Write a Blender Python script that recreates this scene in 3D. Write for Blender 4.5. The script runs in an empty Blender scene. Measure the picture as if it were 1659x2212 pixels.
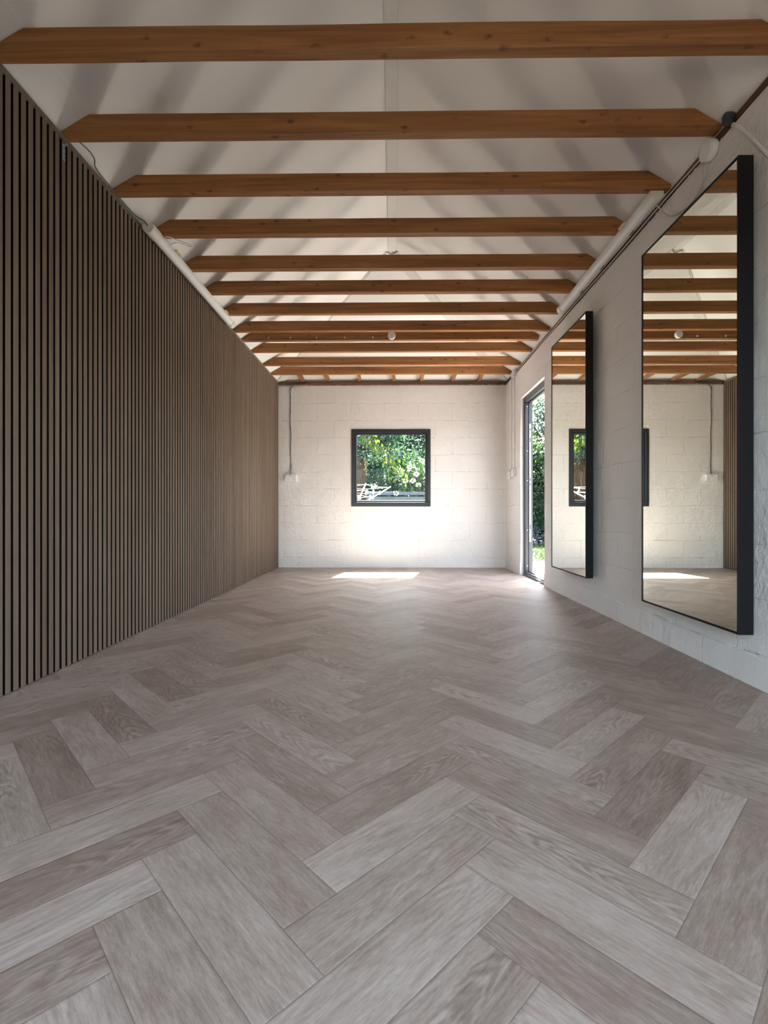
import bpy, bmesh, math, random
import numpy as np
from mathutils import Vector, Matrix, noise
random.seed(7)
R = math.radians
SC = bpy.context.scene
COL = SC.collection

# ------------------------------------------------------------------ room figures (metres)
XL, XR = -1.53, 1.481          # inner faces of the masonry
YB, YR = 6.46, -.65            # window wall, wall behind the camera
XS = -1.505                    # face of the slatted cladding
HW = 2.397                     # top of the masonry
HP = 2.436                     # top of the wall plate, underside of the tie beams
TP = 0.59                      # roof pitch (tan)
EAVE = 2.447
XRID = -0.012
YAP = 4.905                    # where the ridge meets the hip
ZR = 3.335

# ------------------------------------------------------------------ helpers
def tag(o, label=None, cat=None, group=None, kind=None):
    if label: o['label'] = label
    if cat: o['category'] = cat
    if group: o['group'] = group
    if kind: o['kind'] = kind
    return o

def empty(name, loc=(0, 0, 0), label=None, cat=None, group=None):
    o = bpy.data.objects.new(name, None)
    o.empty_display_size = 0.1
    o.location = loc
    COL.objects.link(o)
    return tag(o, label, cat, group)

class MB:
    """collects shapes, then links them as ONE mesh object"""
    def __init__(s):
        s.v = []; s.f = []; s.sm = []
    def add(s, vs, fs, smooth=False):
        b = len(s.v)
        s.v += [tuple(p) for p in vs]
        s.f += [tuple(i + b for i in f) for f in fs]
        s.sm += [smooth] * len(fs)
        return s
    def box(s, x0, x1, y0, y1, z0, z1):
        vs = [(x, y, z) for z in (z0, z1) for y in (y0, y1) for x in (x0, x1)]
        return s.add(vs, [(0, 2, 3, 1), (4, 5, 7, 6), (0, 1, 5, 4), (2, 6, 7, 3), (0, 4, 6, 2), (1, 3, 7, 5)])
    def prism(s, poly, axis, a0, a1, smooth=False):
        """poly: 2D outline; axis 'x','y','z' = extrusion axis"""
        n = len(poly)
        def P(p, a):
            if axis == 'x': return (a, p[0], p[1])
            if axis == 'y': return (p[0], a, p[1])
            return (p[0], p[1], a)
        vs = [P(p, a0) for p in poly] + [P(p, a1) for p in poly]
        s.add(vs, [(i, (i + 1) % n, n + (i + 1) % n, n + i) for i in range(n)], smooth)
        b = len(s.v) - 2 * n
        s.f += [tuple(b + i for i in range(n)), tuple(b + n + i for i in range(n))]
        s.sm += [False, False]
        return s
    def tube(s, pts, r, n=8, cap=True):
        pts = [Vector(p) for p in pts]
        rr = r if isinstance(r, (list, tuple)) else [r] * len(pts)
        up = Vector((0.13, 0.31, 0.94)).normalized()
        vs = []
        for i, p in enumerate(pts):
            d = (pts[min(i + 1, len(pts) - 1)] - pts[max(i - 1, 0)])
            if d.length < 1e-9: d = Vector((0, 0, 1))
            d.normalize()
            a = d.cross(up)
            if a.length < 1e-3: a = d.cross(Vector((1, 0, 0)))
            a.normalize(); b = d.cross(a)
            for k in range(n):
                t = 2 * math.pi * k / n
                vs.append(p + (a * math.cos(t) + b * math.sin(t)) * rr[i])
        fs = []
        for i in range(len(pts) - 1):
            for k in range(n):
                fs.append((i * n + k, i * n + (k + 1) % n, (i + 1) * n + (k + 1) % n, (i + 1) * n + k))
        s.add(vs, fs, True)
        if cap:
            b = len(s.v) - len(vs)
            s.f += [tuple(b + k for k in range(n)), tuple(b + len(vs) - n + k for k in range(n))]
            s.sm += [False, False]
        return s
    def build(s, name, mat, parent=None, bevel=0, seg=2, loc=None):
        me = bpy.data.meshes.new(name)
        me.from_pydata(s.v, [], s.f)
        bm = bmesh.new(); bm.from_mesh(me)
        bmesh.ops.recalc_face_normals(bm, faces=bm.faces)
        bm.to_mesh(me); bm.free()
        me.polygons.foreach_set('use_smooth', s.sm)
        me.materials.append(mat)
        o = bpy.data.objects.new(name, me)
        COL.objects.link(o)
        if parent:
            o.parent = parent
            o.matrix_parent_inverse = Matrix.Identity(4)
            pl = Vector((0, 0, 0)); q = parent
            while q: pl += q.location; q = q.parent
            me.transform(Matrix.Translation(-pl))
        elif loc:
            me.transform(Matrix.Translation(-Vector(loc))); o.location = loc
        if bevel:
            m = o.modifiers.new('bevel', 'BEVEL'); m.width = bevel; m.segments = seg; m.limit_method = 'ANGLE'
        return o

def catmull(pts, k=6):
    pts = [Vector(p) for p in pts]
    P = [pts[0]] + pts + [pts[-1]]
    out = []
    for i in range(1, len(P) - 2):
        for j in range(k):
            t = j / k
            a, b, c, d = P[i - 1], P[i], P[i + 1], P[i + 2]
            out.append(0.5 * ((2 * b) + (-a + c) * t + (2 * a - 5 * b + 4 * c - d) * t * t + (-a + 3 * b - 3 * c + d) * t ** 3))
    out.append(pts[-1])
    return out

# ------------------------------------------------------------------ materials
class NT:
    def __init__(s, name, rough=0.5, spec=0.5, metal=0.0, col=(.5, .5, .5)):
        s.m = bpy.data.materials.new(name); s.m.use_nodes = True
        s.n = s.m.node_tree.nodes; s.l = s.m.node_tree.links
        s.b = s.n['Principled BSDF']
        s.b.inputs['Roughness'].default_value = rough
        s.b.inputs['Specular IOR Level'].default_value = spec
        s.b.inputs['Metallic'].default_value = metal
        s.b.inputs['Base Color'].default_value = (*col, 1)
    def node(s, t, **kw):
        n = s.n.new(t)
        for k, v in kw.items():
            if k in n.inputs.keys() if isinstance(k, str) else False: n.inputs[k].default_value = v
            else: setattr(n, k, v)
        return n
    def link(s, a, b): s.l.new(a, b)
    def val(s, x):
        return x
    def math(s, op, a, b=None, c=None, clamp=False):
        n = s.n.new('ShaderNodeMath'); n.operation = op; n.use_clamp = clamp
        for i, x in enumerate((a, b, c)):
            if x is None: continue
            if isinstance(x, (int, float)): n.inputs[i].default_value = x
            else: s.l.new(x, n.inputs[i])
        return n.outputs[0]
    def coords(s, kind='Object', scale=(1, 1, 1), loc=(0, 0, 0), src=None):
        mp = s.n.new('ShaderNodeMapping')
        if src is None:
            tc = s.n.new('ShaderNodeTexCoord'); src = tc.outputs[kind]
        s.l.new(src, mp.inputs['Vector'])
        mp.inputs['Scale'].default_value = scale
        mp.inputs['Location'].default_value = loc
        return mp.outputs[0]
    def noise(s, vec, scale, detail=4, rough=.55, dist=0):
        n = s.n.new('ShaderNodeTexNoise')
        n.inputs['Scale'].default_value = scale; n.inputs['Detail'].default_value = detail
        n.inputs['Roughness'].default_value = rough; n.inputs['Distortion'].default_value = dist
        s.l.new(vec, n.inputs['Vector'])
        return n
    def ramp(s, fac, stops):
        n = s.n.new('ShaderNodeValToRGB')
        cr = n.color_ramp
        while len(cr.elements) < len(stops): cr.elements.new(.5)
        for e, (p, c) in zip(cr.elements, stops):
            e.position = p
            e.color = (*c, 1) if not isinstance(c, (int, float)) else (c, c, c, 1)
        s.l.new(fac, n.inputs[0])
        return n.outputs[0]
    def mix(s, fac, a, b, typ='MIX'):
        n = s.n.new('ShaderNodeMix'); n.data_type = 'RGBA'; n.blend_type = typ
        for i, x in ((0, fac), (6, a), (7, b)):
            if isinstance(x, (int, float)): n.inputs[i].default_value = x
            elif isinstance(x, tuple): n.inputs[i].default_value = (*x, 1)
            else: s.l.new(x, n.inputs[i])
        return n.outputs[2]
    def bump(s, h, strength=.3, dist=.01):
        n = s.n.new('ShaderNodeBump'); n.inputs['Strength'].default_value = strength
        n.inputs['Distance'].default_value = dist
        s.l.new(h, n.inputs['Height']); s.l.new(n.outputs[0], s.b.inputs['Normal'])
        return n
    def base(s, c): s.l.new(c, s.b.inputs['Base Color'])

def simple(name, col, rough=.5, spec=.5, metal=0, var=.06, scale=30, bump=0):
    t = NT(name, rough, spec, metal)
    v = t.coords()
    n = t.noise(v, scale)
    lo = tuple(c * (1 - var) for c in col); hi = tuple(min(1, c * (1 + var)) for c in col)
    t.base(t.ramp(n.outputs[0], [(.3, lo), (.7, hi)]))
    if bump: t.bump(n.outputs[0], bump, .004)
    return t.m

def block_wall(name, axis, off, joint=.58, rough_amt=1.45, crack=(.55, .62)):
    """painted concrete blockwork: 445 x 225 mm courses, uneven joints, brush-painted"""
    t = NT(name, .62, .35)
    tc = t.n.new('ShaderNodeTexCoord'); sep = t.n.new('ShaderNodeSeparateXYZ')
    t.link(tc.outputs['Object'], sep.inputs[0])
    wob = t.noise(t.coords(), 3.2, 3, .6)
    wob2 = t.noise(t.coords(loc=(7, 3, 1)), 9, 3, .6)
    uu = sep.outputs[axis]
    comb = t.n.new('ShaderNodeCombineXYZ')
    du = t.math('MULTIPLY', t.math('SUBTRACT', wob2.outputs[0], .5), .050)
    dv = t.math('MULTIPLY', t.math('SUBTRACT', wob.outputs[0], .5), .030)
    dv2 = t.math('MULTIPLY', t.math('SUBTRACT', wob2.outputs[0], .5), .016)
    t.link(t.math('ADD', t.math('ADD', uu, off), du), comb.inputs[0])
    t.link(t.math('ADD', t.math('ADD', t.math('ADD', sep.outputs[2], .2255 * 4 - .132), dv), dv2), comb.inputs[1])
    br = t.n.new('ShaderNodeTexBrick')
    br.offset = .5; br.offset_frequency = 2; br.squash = 1
    br.inputs['Scale'].default_value = 1
    br.inputs['Mortar Size'].default_value = .0045
    br.inputs['Mortar Smooth'].default_value = .6
    br.inputs['Brick Width'].default_value = .4455
    br.inputs['Row Height'].default_value = .2255
    br.inputs['Color1'].default_value = (0, 0, 0, 1); br.inputs['Color2'].default_value = (1, 1, 1, 1)
    t.link(comb.outputs[0], br.inputs['Vector'])
    v = t.coords()
    big = t.noise(v, 1.7, 4, .55)
    pres = t.noise(t.coords(loc=(2, 5, 9)), 5.0, 2, .5)
    fine = t.noise(v, 26, 6, .62)
    micro = t.noise(v, 90, 4, .6)
    presm = t.ramp(pres.outputs[0], [(.40, 0.06), (.60, 1.25)])
    # joints: sunk line with a raised, slubby lip of paint beside it
    lip = t.math('MULTIPLY', br.outputs['Fac'], t.math('SUBTRACT', t.math('MULTIPLY', wob2.outputs[0], 3.4), 1.85))
    h = t.math('MULTIPLY', t.math('MULTIPLY', lip, presm), joint)
    patch = t.ramp(big.outputs[0], [(.42, .10), (.62, 1.0)])
    h = t.math('ADD', h, t.math('MULTIPLY', t.math('MULTIPLY', fine.outputs[0], patch), .55 * rough_amt))
    h = t.math('ADD', h, t.math('MULTIPLY', micro.outputs[0], .10 * rough_amt))
    h = t.math('ADD', h, t.math('MULTIPLY', big.outputs[0], .9))
    h = t.math('ADD', h, t.math('MULTIPLY', br.outputs['Color'], .12))
    t.bump(h, .95, .020)
    # colour: off white paint, faint scuffs, thin dark cracks in a few joints
    col = t.ramp(big.outputs[0], [(.3, (.735, .715, .71)), (.7, (.785, .765, .76))])
    scuff = t.noise(t.coords(scale=(1, 1, .5), loc=(4, 1, 3)), 2.3, 6, .7)
    col = t.mix(t.ramp(scuff.outputs[0], [(.60, 0.0), (.78, .30)]), col, (.56, .54, .54))
    ck = t.noise(t.coords(loc=(9, 9, 2)), 2.1, 3, .55)
    ckm = t.math('MULTIPLY', t.ramp(ck.outputs[0], [(crack[0], 0.0), (crack[1], 1.0)]),
                 t.ramp(br.outputs['Fac'], [(.75, 0.0), (.97, 1.0)]))
    ckm = t.math('MULTIPLY', ckm, t.ramp(fine.outputs[0], [(.46, 0.0), (.56, 1.0)]))
    col = t.mix(t.math('MULTIPLY', ckm, .75), col, (.20, .17, .15))
    t.base(col)
    return t.m

def timber(name, dark, mid, light, axis=0, paint=False, knots=True):
    t = NT(name, .62, .3)
    tc = t.n.new('ShaderNodeTexCoord')
    oi = t.n.new('ShaderNodeObjectInfo')
    add = t.n.new('ShaderNodeVectorMath'); add.operation = 'ADD'
    sc = t.n.new('ShaderNodeVectorMath'); sc.operation = 'SCALE'
    cmb = t.n.new('ShaderNodeCombineXYZ')
    for i in range(3): cmb.inputs[i].default_value = (31.0, 17.0, 23.0)[i]
    t.link(cmb.outputs[0], sc.inputs[0]); t.link(oi.outputs['Random'], sc.inputs['Scale'])
    t.link(tc.outputs['Object'], add.inputs[0]); t.link(sc.outputs[0], add.inputs[1])
    src = add.outputs[0]
    st = [26, 26, 26]; st[axis] = 1.1
    g = t.noise(t.coords(src=src, scale=tuple(st)), 1, 6, .6, .6)
    st2 = [90, 90, 90]; st2[axis] = 3
    g2 = t.noise(t.coords(src=src, scale=tuple(st2)), 1, 3, .6, .2)
    bl = t.noise(t.coords(src=src), 3.0, 3, .5)
    c = t.ramp(g.outputs[0], [(.30, dark), (.50, mid), (.72, light)])
    c = t.mix(t.math('MULTIPLY', t.ramp(g2.outputs[0], [(.35, 1.0), (.6, 0.0)]), .35), c, dark)
    c = t.mix(t.ramp(bl.outputs[0], [(.35, .35), (.65, 0.0)]), c, tuple(x * .72 for x in mid))
    if knots:
        ks = [17, 17, 17]; ks[axis] = 8.5
        vo = t.n.new('ShaderNodeTexVoronoi'); vo.inputs['Scale'].default_value = 1
        t.link(t.coords(src=src, scale=tuple(ks)), vo.inputs['Vector'])
        kd = t.noise(t.coords(src=src), 45, 4, .7)
        d = t.math('ADD', vo.outputs['Distance'], t.math('MULTIPLY', t.math('SUBTRACT', kd.outputs[0], .5), .55))
        km = t.ramp(d, [(.02, 1.0), (.20, 0.0)])
        sel = t.n.new('ShaderNodeSeparateXYZ'); t.link(vo.outputs['Color'], sel.inputs[0])
        km = t.math('MULTIPLY', km, t.ramp(sel.outputs[0], [(.12, 0.0), (.20, 1.0)]))
        c = t.mix(t.math('MULTIPLY', km, .8), c, tuple(x * .32 for x in dark))
    if paint:
        sp = t.n.new('ShaderNodeSeparateXYZ'); t.link(tc.outputs['Object'], sp.inputs[0])
        pn = t.noise(t.coords(), 38, 6, .7)
        e = t.math('ADD', sp.outputs[2], t.math('MULTIPLY', t.math('SUBTRACT', pn.outputs[0], .5), .035))
        pm = t.math('LESS_THAN', e, HW - .002)
        c = t.mix(pm, c, (.72, .69, .67))
    t.base(c)
    t.bump(t.math('ADD', g2.outputs[0], g.outputs[0]), .25, .003)
    return t.m

def m_floor():
    t = NT('oak_effect_herringbone', .42, .27)
    uvn = t.n.new('ShaderNodeUVMap'); uvn.uv_map = 'plank'
    rnd = t.n.new('ShaderNodeAttribute'); rnd.attribute_name = 'seed'
    ton = t.n.new('ShaderNodeAttribute'); ton.attribute_name = 'tone'
    sep = t.n.new('ShaderNodeSeparateXYZ'); t.link(uvn.outputs[0], sep.inputs[0])
    cmb = t.n.new('ShaderNodeCombineXYZ')
    t.link(sep.outputs[0], cmb.inputs[0]); t.link(sep.outputs[1], cmb.inputs[1])
    t.link(t.math('MULTIPLY', rnd.outputs['Fac'], 50.0), cmb.inputs[2])
    P = cmb.outputs[0]
    # cathedral figure: contour lines of a stretched noise
    cath = t.noise(t.coords(src=P, scale=(1.5, 10.5, 1)), 1, 2.5, .42, .2)
    rings = t.math('SINE', t.math('MULTIPLY', cath.outputs[0], 118.0))
    rings = t.math('MULTIPLY_ADD', rings, .5, .5)
    fig = t.noise(t.coords(src=P, scale=(3.0, 6, 1), loc=(3, 1, 0)), 1, 2, .5)
    figm = t.ramp(fig.outputs[0], [(.42, 0.0), (.62, 1.0)])
    grain = t.noise(t.coords(src=P, scale=(17, 150, 1)), 1, 5, .68, .4)
    grain2 = t.noise(t.coords(src=P, scale=(4.0, 26, 1), loc=(5, 2, 0)), 1, 5, .6, .8)
    pore = t.noise(t.coords(src=P, scale=(70, 460, 1)), 1, 4, .65)
    blot = t.noise(t.coords(src=P, scale=(5, 11, 1), loc=(1, 8, 0)), 1, 5, .6)
    s = t.math('MULTIPLY', t.math('SUBTRACT', grain.outputs[0], .5), 1.05)
    s = t.math('ADD', s, t.math('MULTIPLY', t.math('SUBTRACT', grain2.outputs[0], .5), .75))
    s = t.math('ADD', s, t.math('MULTIPLY', t.math('SUBTRACT', blot.outputs[0], .5), .75))
    s = t.math('ADD', s, t.math('MULTIPLY', t.math('MULTIPLY', t.math('SUBTRACT', rings, .5), figm), .24))
    s = t.math('ADD', s, t.math('MULTIPLY', t.math('SUBTRACT', pore.outputs[0], .5), .75))
    # cathedral arches down the middle of some planks
    cn = t.noise(t.coords(src=P, scale=(9, 30, 1), loc=(2, 7, 0)), 1, 3, .55)
    vv = t.math('MULTIPLY', t.math('SUBTRACT', sep.outputs[1], .060), 24.0)
    ph = t.math('ADD', t.math('MULTIPLY', sep.outputs[0], 17.0), t.math('MULTIPLY', t.math('MULTIPLY', vv, vv), 2.6))
    ph = t.math('ADD', ph, t.math('MULTIPLY', cn.outputs[0], 3.4))
    arch = t.math('SINE', t.math('MULTIPLY', ph, 6.2832))
    am = t.ramp(t.math('ABSOLUTE', vv), [(.35, 1.0), (.85, 0.0)])
    am = t.math('MULTIPLY', am, t.math('GREATER_THAN', t.math('FRACT', t.math('MULTIPLY', rnd.outputs['Fac'], 7.31)), .52))
    am = t.math('MULTIPLY', am, t.ramp(fig.outputs[0], [(.36, 0.0), (.56, 1.0)]))
    s = t.math('ADD', s, t.math('MULTIPLY', t.math('MULTIPLY', arch, am), .19))
    s = t.math('ADD', s, t.math('MULTIPLY', ton.outputs['Fac'], .30))
    s = t.math('ADD', t.math('MULTIPLY', s, .62), .5, clamp=True)
    c = t.ramp(s, [(.10, (.190, .130, .103)), (.38, (.300, .228, .190)), (.60, (.405, .328, .283)), (.90, (.53, .458, .405))])
    # dark specks / mineral flecks
    sp = t.noise(t.coords(src=P, scale=(1, 1, 1)), 130, 2, .5)
    spm = t.noise(t.coords(src=P, scale=(1, 1, 1), loc=(2, 2, 0)), 3, 2, .5)
    m = t.math('MULTIPLY', t.ramp(sp.outputs[0], [(.70, 0.0), (.75, 1.0)]), t.ramp(spm.outputs[0], [(.55, 0.0), (.68, .5)]))
    c = t.mix(m, c, (.10, .08, .07))
    # the micro bevel between planks
    L, W = 4.0 * .11632, .11632
    d = t.math('MINIMUM', t.math('MINIMUM', sep.outputs[0], t.math('SUBTRACT', L, sep.outputs[0])),
               t.math('MINIMUM', sep.outputs[1], t.math('SUBTRACT', W, sep.outputs[1])))
    j = t.math('LESS_THAN', d, .00085)
    c = t.mix(t.math('MULTIPLY', j, .55), c, (.10, .08, .07))
    t.base(c)
    h = t.math('SUBTRACT', t.math('MULTIPLY', grain.outputs[0], .25), t.math('MULTIPLY', t.ramp(d, [(0.0, 1.0), (.0016, 0.0)]), 1.0))
    t.bump(h, .30, .0012)
    rr = t.ramp(grain2.outputs[0], [(.3, .36), (.7, .50)])
    t.link(rr, t.b.inputs['Roughness'])
    return t.m

def m_slat():
    t = NT('walnut_slat_veneer', .68, .15)
    v = t.coords(scale=(60, 22, 1.2))
    g = t.noise(v, 1, 4, .6, .2)
    tc = t.n.new('ShaderNodeTexCoord'); sp = t.n.new('ShaderNodeSeparateXYZ'); t.link(tc.outputs['Object'], sp.inputs[0])
    idx = t.math('FLOOR', t.math('DIVIDE', sp.outputs[1], .0403))
    wn = t.n.new('ShaderNodeTexWhiteNoise'); wn.noise_dimensions = '1D'; t.link(idx, wn.inputs['W'])
    c = t.ramp(g.outputs[0], [(.25, (.135, .092, .066)), (.5, (.180, .128, .094)), (.78, (.225, .165, .122))])
    c = t.mix(t.math('MULTIPLY', wn.outputs[0], .28), c, (.26, .20, .155))
    t.base(c); t.bump(g.outputs[0], .12, .001)
    return t.m

def m_ceiling():
    t = NT('ceiling_white_paint', .75, .25)
    v = t.coords()
    n = t.noise(v, 1.2, 4, .5); f = t.noise(v, 60, 4, .6)
    c = t.ramp(n.outputs[0], [(.3, (.80, .785, .765)), (.7, (.85, .835, .815))])
    tc = t.n.new('ShaderNodeTexCoord'); sp = t.n.new('ShaderNodeSeparateXYZ'); t.link(tc.outputs['Object'], sp.inputs[0])
    jn = t.noise(t.coords(), 7, 3, .6)
    zz = t.math('ADD', sp.outputs[2], t.math('MULTIPLY', t.math('SUBTRACT', jn.outputs[0], .5), .004))
    seam = t.math('LESS_THAN', t.math('ABSOLUTE', t.math('SUBTRACT', zz, 2.536)), .0011)
    t.base(t.mix(t.math('MULTIPLY', seam, .45), c, (.92, .91, .90)))
    hh = t.math('ADD', t.math('MULTIPLY', n.outputs[0], 1.2), t.math('MULTIPLY', f.outputs[0], .06))
    t.bump(t.math('ADD', hh, t.math('MULTIPLY', seam, .25)), .22, .012)
    return t.m

LK = .27
def leaf_mat(name, stops, trans=.45, rough=.5):
    t = NT(name, rough, .35)
    g = t.n.new('ShaderNodeNewGeometry')
    col = t.ramp(g.outputs['Random Per Island'], [(p, tuple(q * LK for q in c)) for p, c in stops])
    t.base(col)
    tr = t.n.new('ShaderNodeBsdfTranslucent')
    tcol = t.mix(1.0, col, (1.25, 1.15, .45), 'MULTIPLY')
    t.link(tcol, tr.inputs[0])
    mx = t.n.new('ShaderNodeMixShader'); mx.inputs[0].default_value = trans
    out = t.n['Material Output']
    t.link(t.b.outputs[0], mx.inputs[1]); t.link(tr.outputs[0], mx.inputs[2]); t.link(mx.outputs[0], out.inputs[0])
    return t.m

M = {}
M['wall_back'] = block_wall('painted_blockwork', 0, 1.225 + .4455 * 6, crack=(.64, .72))
M['wall_side'] = block_wall('painted_blockwork_side', 1, .31 + .4455 * 8, joint=.25, rough_amt=1.1, crack=(.58, .68))
M['ceiling'] = m_ceiling()
M['strip'] = simple('ceiling_joint_board', (.70, .69, .665), .7, .25, var=.03, scale=8)
M['beam'] = timber('stained_pine_beam', (.180, .068, .022), (.320, .138, .046), (.440, .215, .078))
M['plate'] = timber('rough_sawn_plate_side', (.055, .030, .020), (.105, .055, .034), (.17, .10, .065), axis=1, paint=True, knots=False)
M['plate_b'] = timber('rough_sawn_plate_end', (.07, .032, .020), (.13, .062, .036), (.20, .11, .065), axis=0, paint=True, knots=False)
M['jack'] = timber('short_pine_joist', (.20, .085, .034), (.30, .14, .058), (.38, .20, .09), axis=1, knots=False)
M['floor'] = m_floor()
M['slat'] = m_slat()
M['felt'] = simple('black_acoustic_felt', (.006, .006, .006), .95, .05, var=.3, scale=200)
M['black'] = simple('satin_black_frame', (.006, .006, .008), .5, .25, var=.1, scale=20)
M['anthracite'] = simple('anthracite_frame', (.020, .022, .029), .38, .45, var=.06, scale=14)
M['anth_light'] = simple('grey_aluminium_threshold', (.11, .115, .125), .34, .5, .4, var=.06, scale=14)
M['seal'] = simple('rubber_gasket', (.006, .006, .006), .6, .3)
M['plastic'] = simple('white_plastic', (.78, .785, .79), .25, .5, var=.02, scale=10)
M['cap'] = simple('ivory_end_cap', (.68, .665, .59), .45, .4, var=.02, scale=10)
M['clip'] = simple('yellowed_clip', (.62, .56, .34), .5, .4, var=.05)
M['cable_dark'] = simple('dark_grey_cable', (.035, .032, .032), .55, .35, var=.1)
M['cable_grey'] = simple('grey_cable', (.16, .15, .14), .55, .35, var=.1)
M['cable_paint'] = simple('painted_cable', (.56, .53, .51), .6, .3, var=.12, scale=60, bump=.4)
M['steel'] = simple('zinc_plated_steel', (.30, .33, .36), .38, .5, .6, var=.05)
M['screw'] = simple('screw_head', (.8, .8, .82), .25, .5, .8)
M['hole'] = simple('dark_recess', (.008, .008, .008), .8, .1)
M['lead'] = simple('dark_grey_tape', (.05, .052, .058), .6, .3, var=.2)
M['patio'] = simple('pale_sandstone_paving', (.26, .245, .22), .8, .2, var=.12, scale=5, bump=.3)
M['paving'] = simple('shade_toned_rear_ground', (.062, .050, .040), .8, .2, var=.15, scale=5, bump=.3)  # unseen ground, shade put into its colour to cut bounce onto the ceiling
M['soil'] = simple('garden_soil', (.009, .0075, .006), .95, .1, var=.4, scale=12, bump=.6)
M['bark'] = simple('grey_brown_bark', (.022, .017, .013), .9, .15, var=.4, scale=18, bump=.7)
M['inner'] = simple('dark_core_fill', (.008, .018, .010), .95, .05, var=.5, scale=25, bump=.8)
M['shag'] = simple('fibrous_brown_trunk', (.055, .035, .024), .9, .1, var=.45, scale=60, bump=.6)
M['bench'] = simple('weathered_grey_timber', (.025, .032, .042), .75, .25, var=.3, scale=20, bump=.3)
M['airer'] = simple('white_coated_metal', (.62, .63, .64), .4, .4, var=.03)
M['outwall'] = simple('outer_render', (.4, .39, .37), .85, .2, var=.1, scale=4, bump=.3)

def m_lawn():
    t = NT('mown_lawn', .85, .15)
    a = t.noise(t.coords(), 3.5, 5, .6); b = t.noise(t.coords(), 70, 3, .6)
    f = t.math('ADD', t.math('MULTIPLY', a.outputs[0], .6), t.math('MULTIPLY', b.outputs[0], .4))
    t.base(t.ramp(f, [(.35, (.010, .022, .006)), (.5, (.018, .036, .009)), (.65, (.028, .048, .013))]))
    t.bump(b.outputs[0], .8, .02)
    return t.m
M['lawn'] = m_lawn()

def m_mirror():
    t = NT('silvered_glass', .012, .5, 1.0, (.80, .825, .765))
    n = t.noise(t.coords(), 1.5, 2); t.base(t.ramp(n.outputs[0], [(.3, (.80, .825, .762)), (.7, (.805, .83, .768))]))
    return t.m
M['mirror'] = m_mirror()

def m_glass():
    m = bpy.data.materials.new('window_glass'); m.use_nodes = True
    n = m.node_tree.nodes; l = m.node_tree.links; n.clear()
    out = n.new('ShaderNodeOutputMaterial'); tr = n.new('ShaderNodeBsdfTransparent'); gl = n.new('ShaderNodeBsdfGlossy')
    tr.inputs[0].default_value = (.90, .94, .93, 1); gl.inputs['Roughness'].default_value = .02
    fr = n.new('ShaderNodeMath'); fr.operation = 'MULTIPLY_ADD'; fr.inputs[1].default_value = .6; fr.inputs[2].default_value = .004
    lw = n.new('ShaderNodeLayerWeight'); pw = n.new('ShaderNodeMath'); pw.operation = 'POWER'; pw.inputs[1].default_value = 5
    l.new(lw.outputs['Facing'], pw.inputs[0]); l.new(pw.outputs[0], fr.inputs[0])
    mx = n.new('ShaderNodeMixShader')
    nz = n.new('ShaderNodeTexNoise'); nz.inputs['Scale'].default_value = 3
    l.new(fr.outputs[0], mx.inputs[0]); l.new(tr.outputs[0], mx.inputs[1]); l.new(gl.outputs[0], mx.inputs[2]); l.new(mx.outputs[0], out.inputs[0])
    return m
M['glass'] = m_glass()

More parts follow.
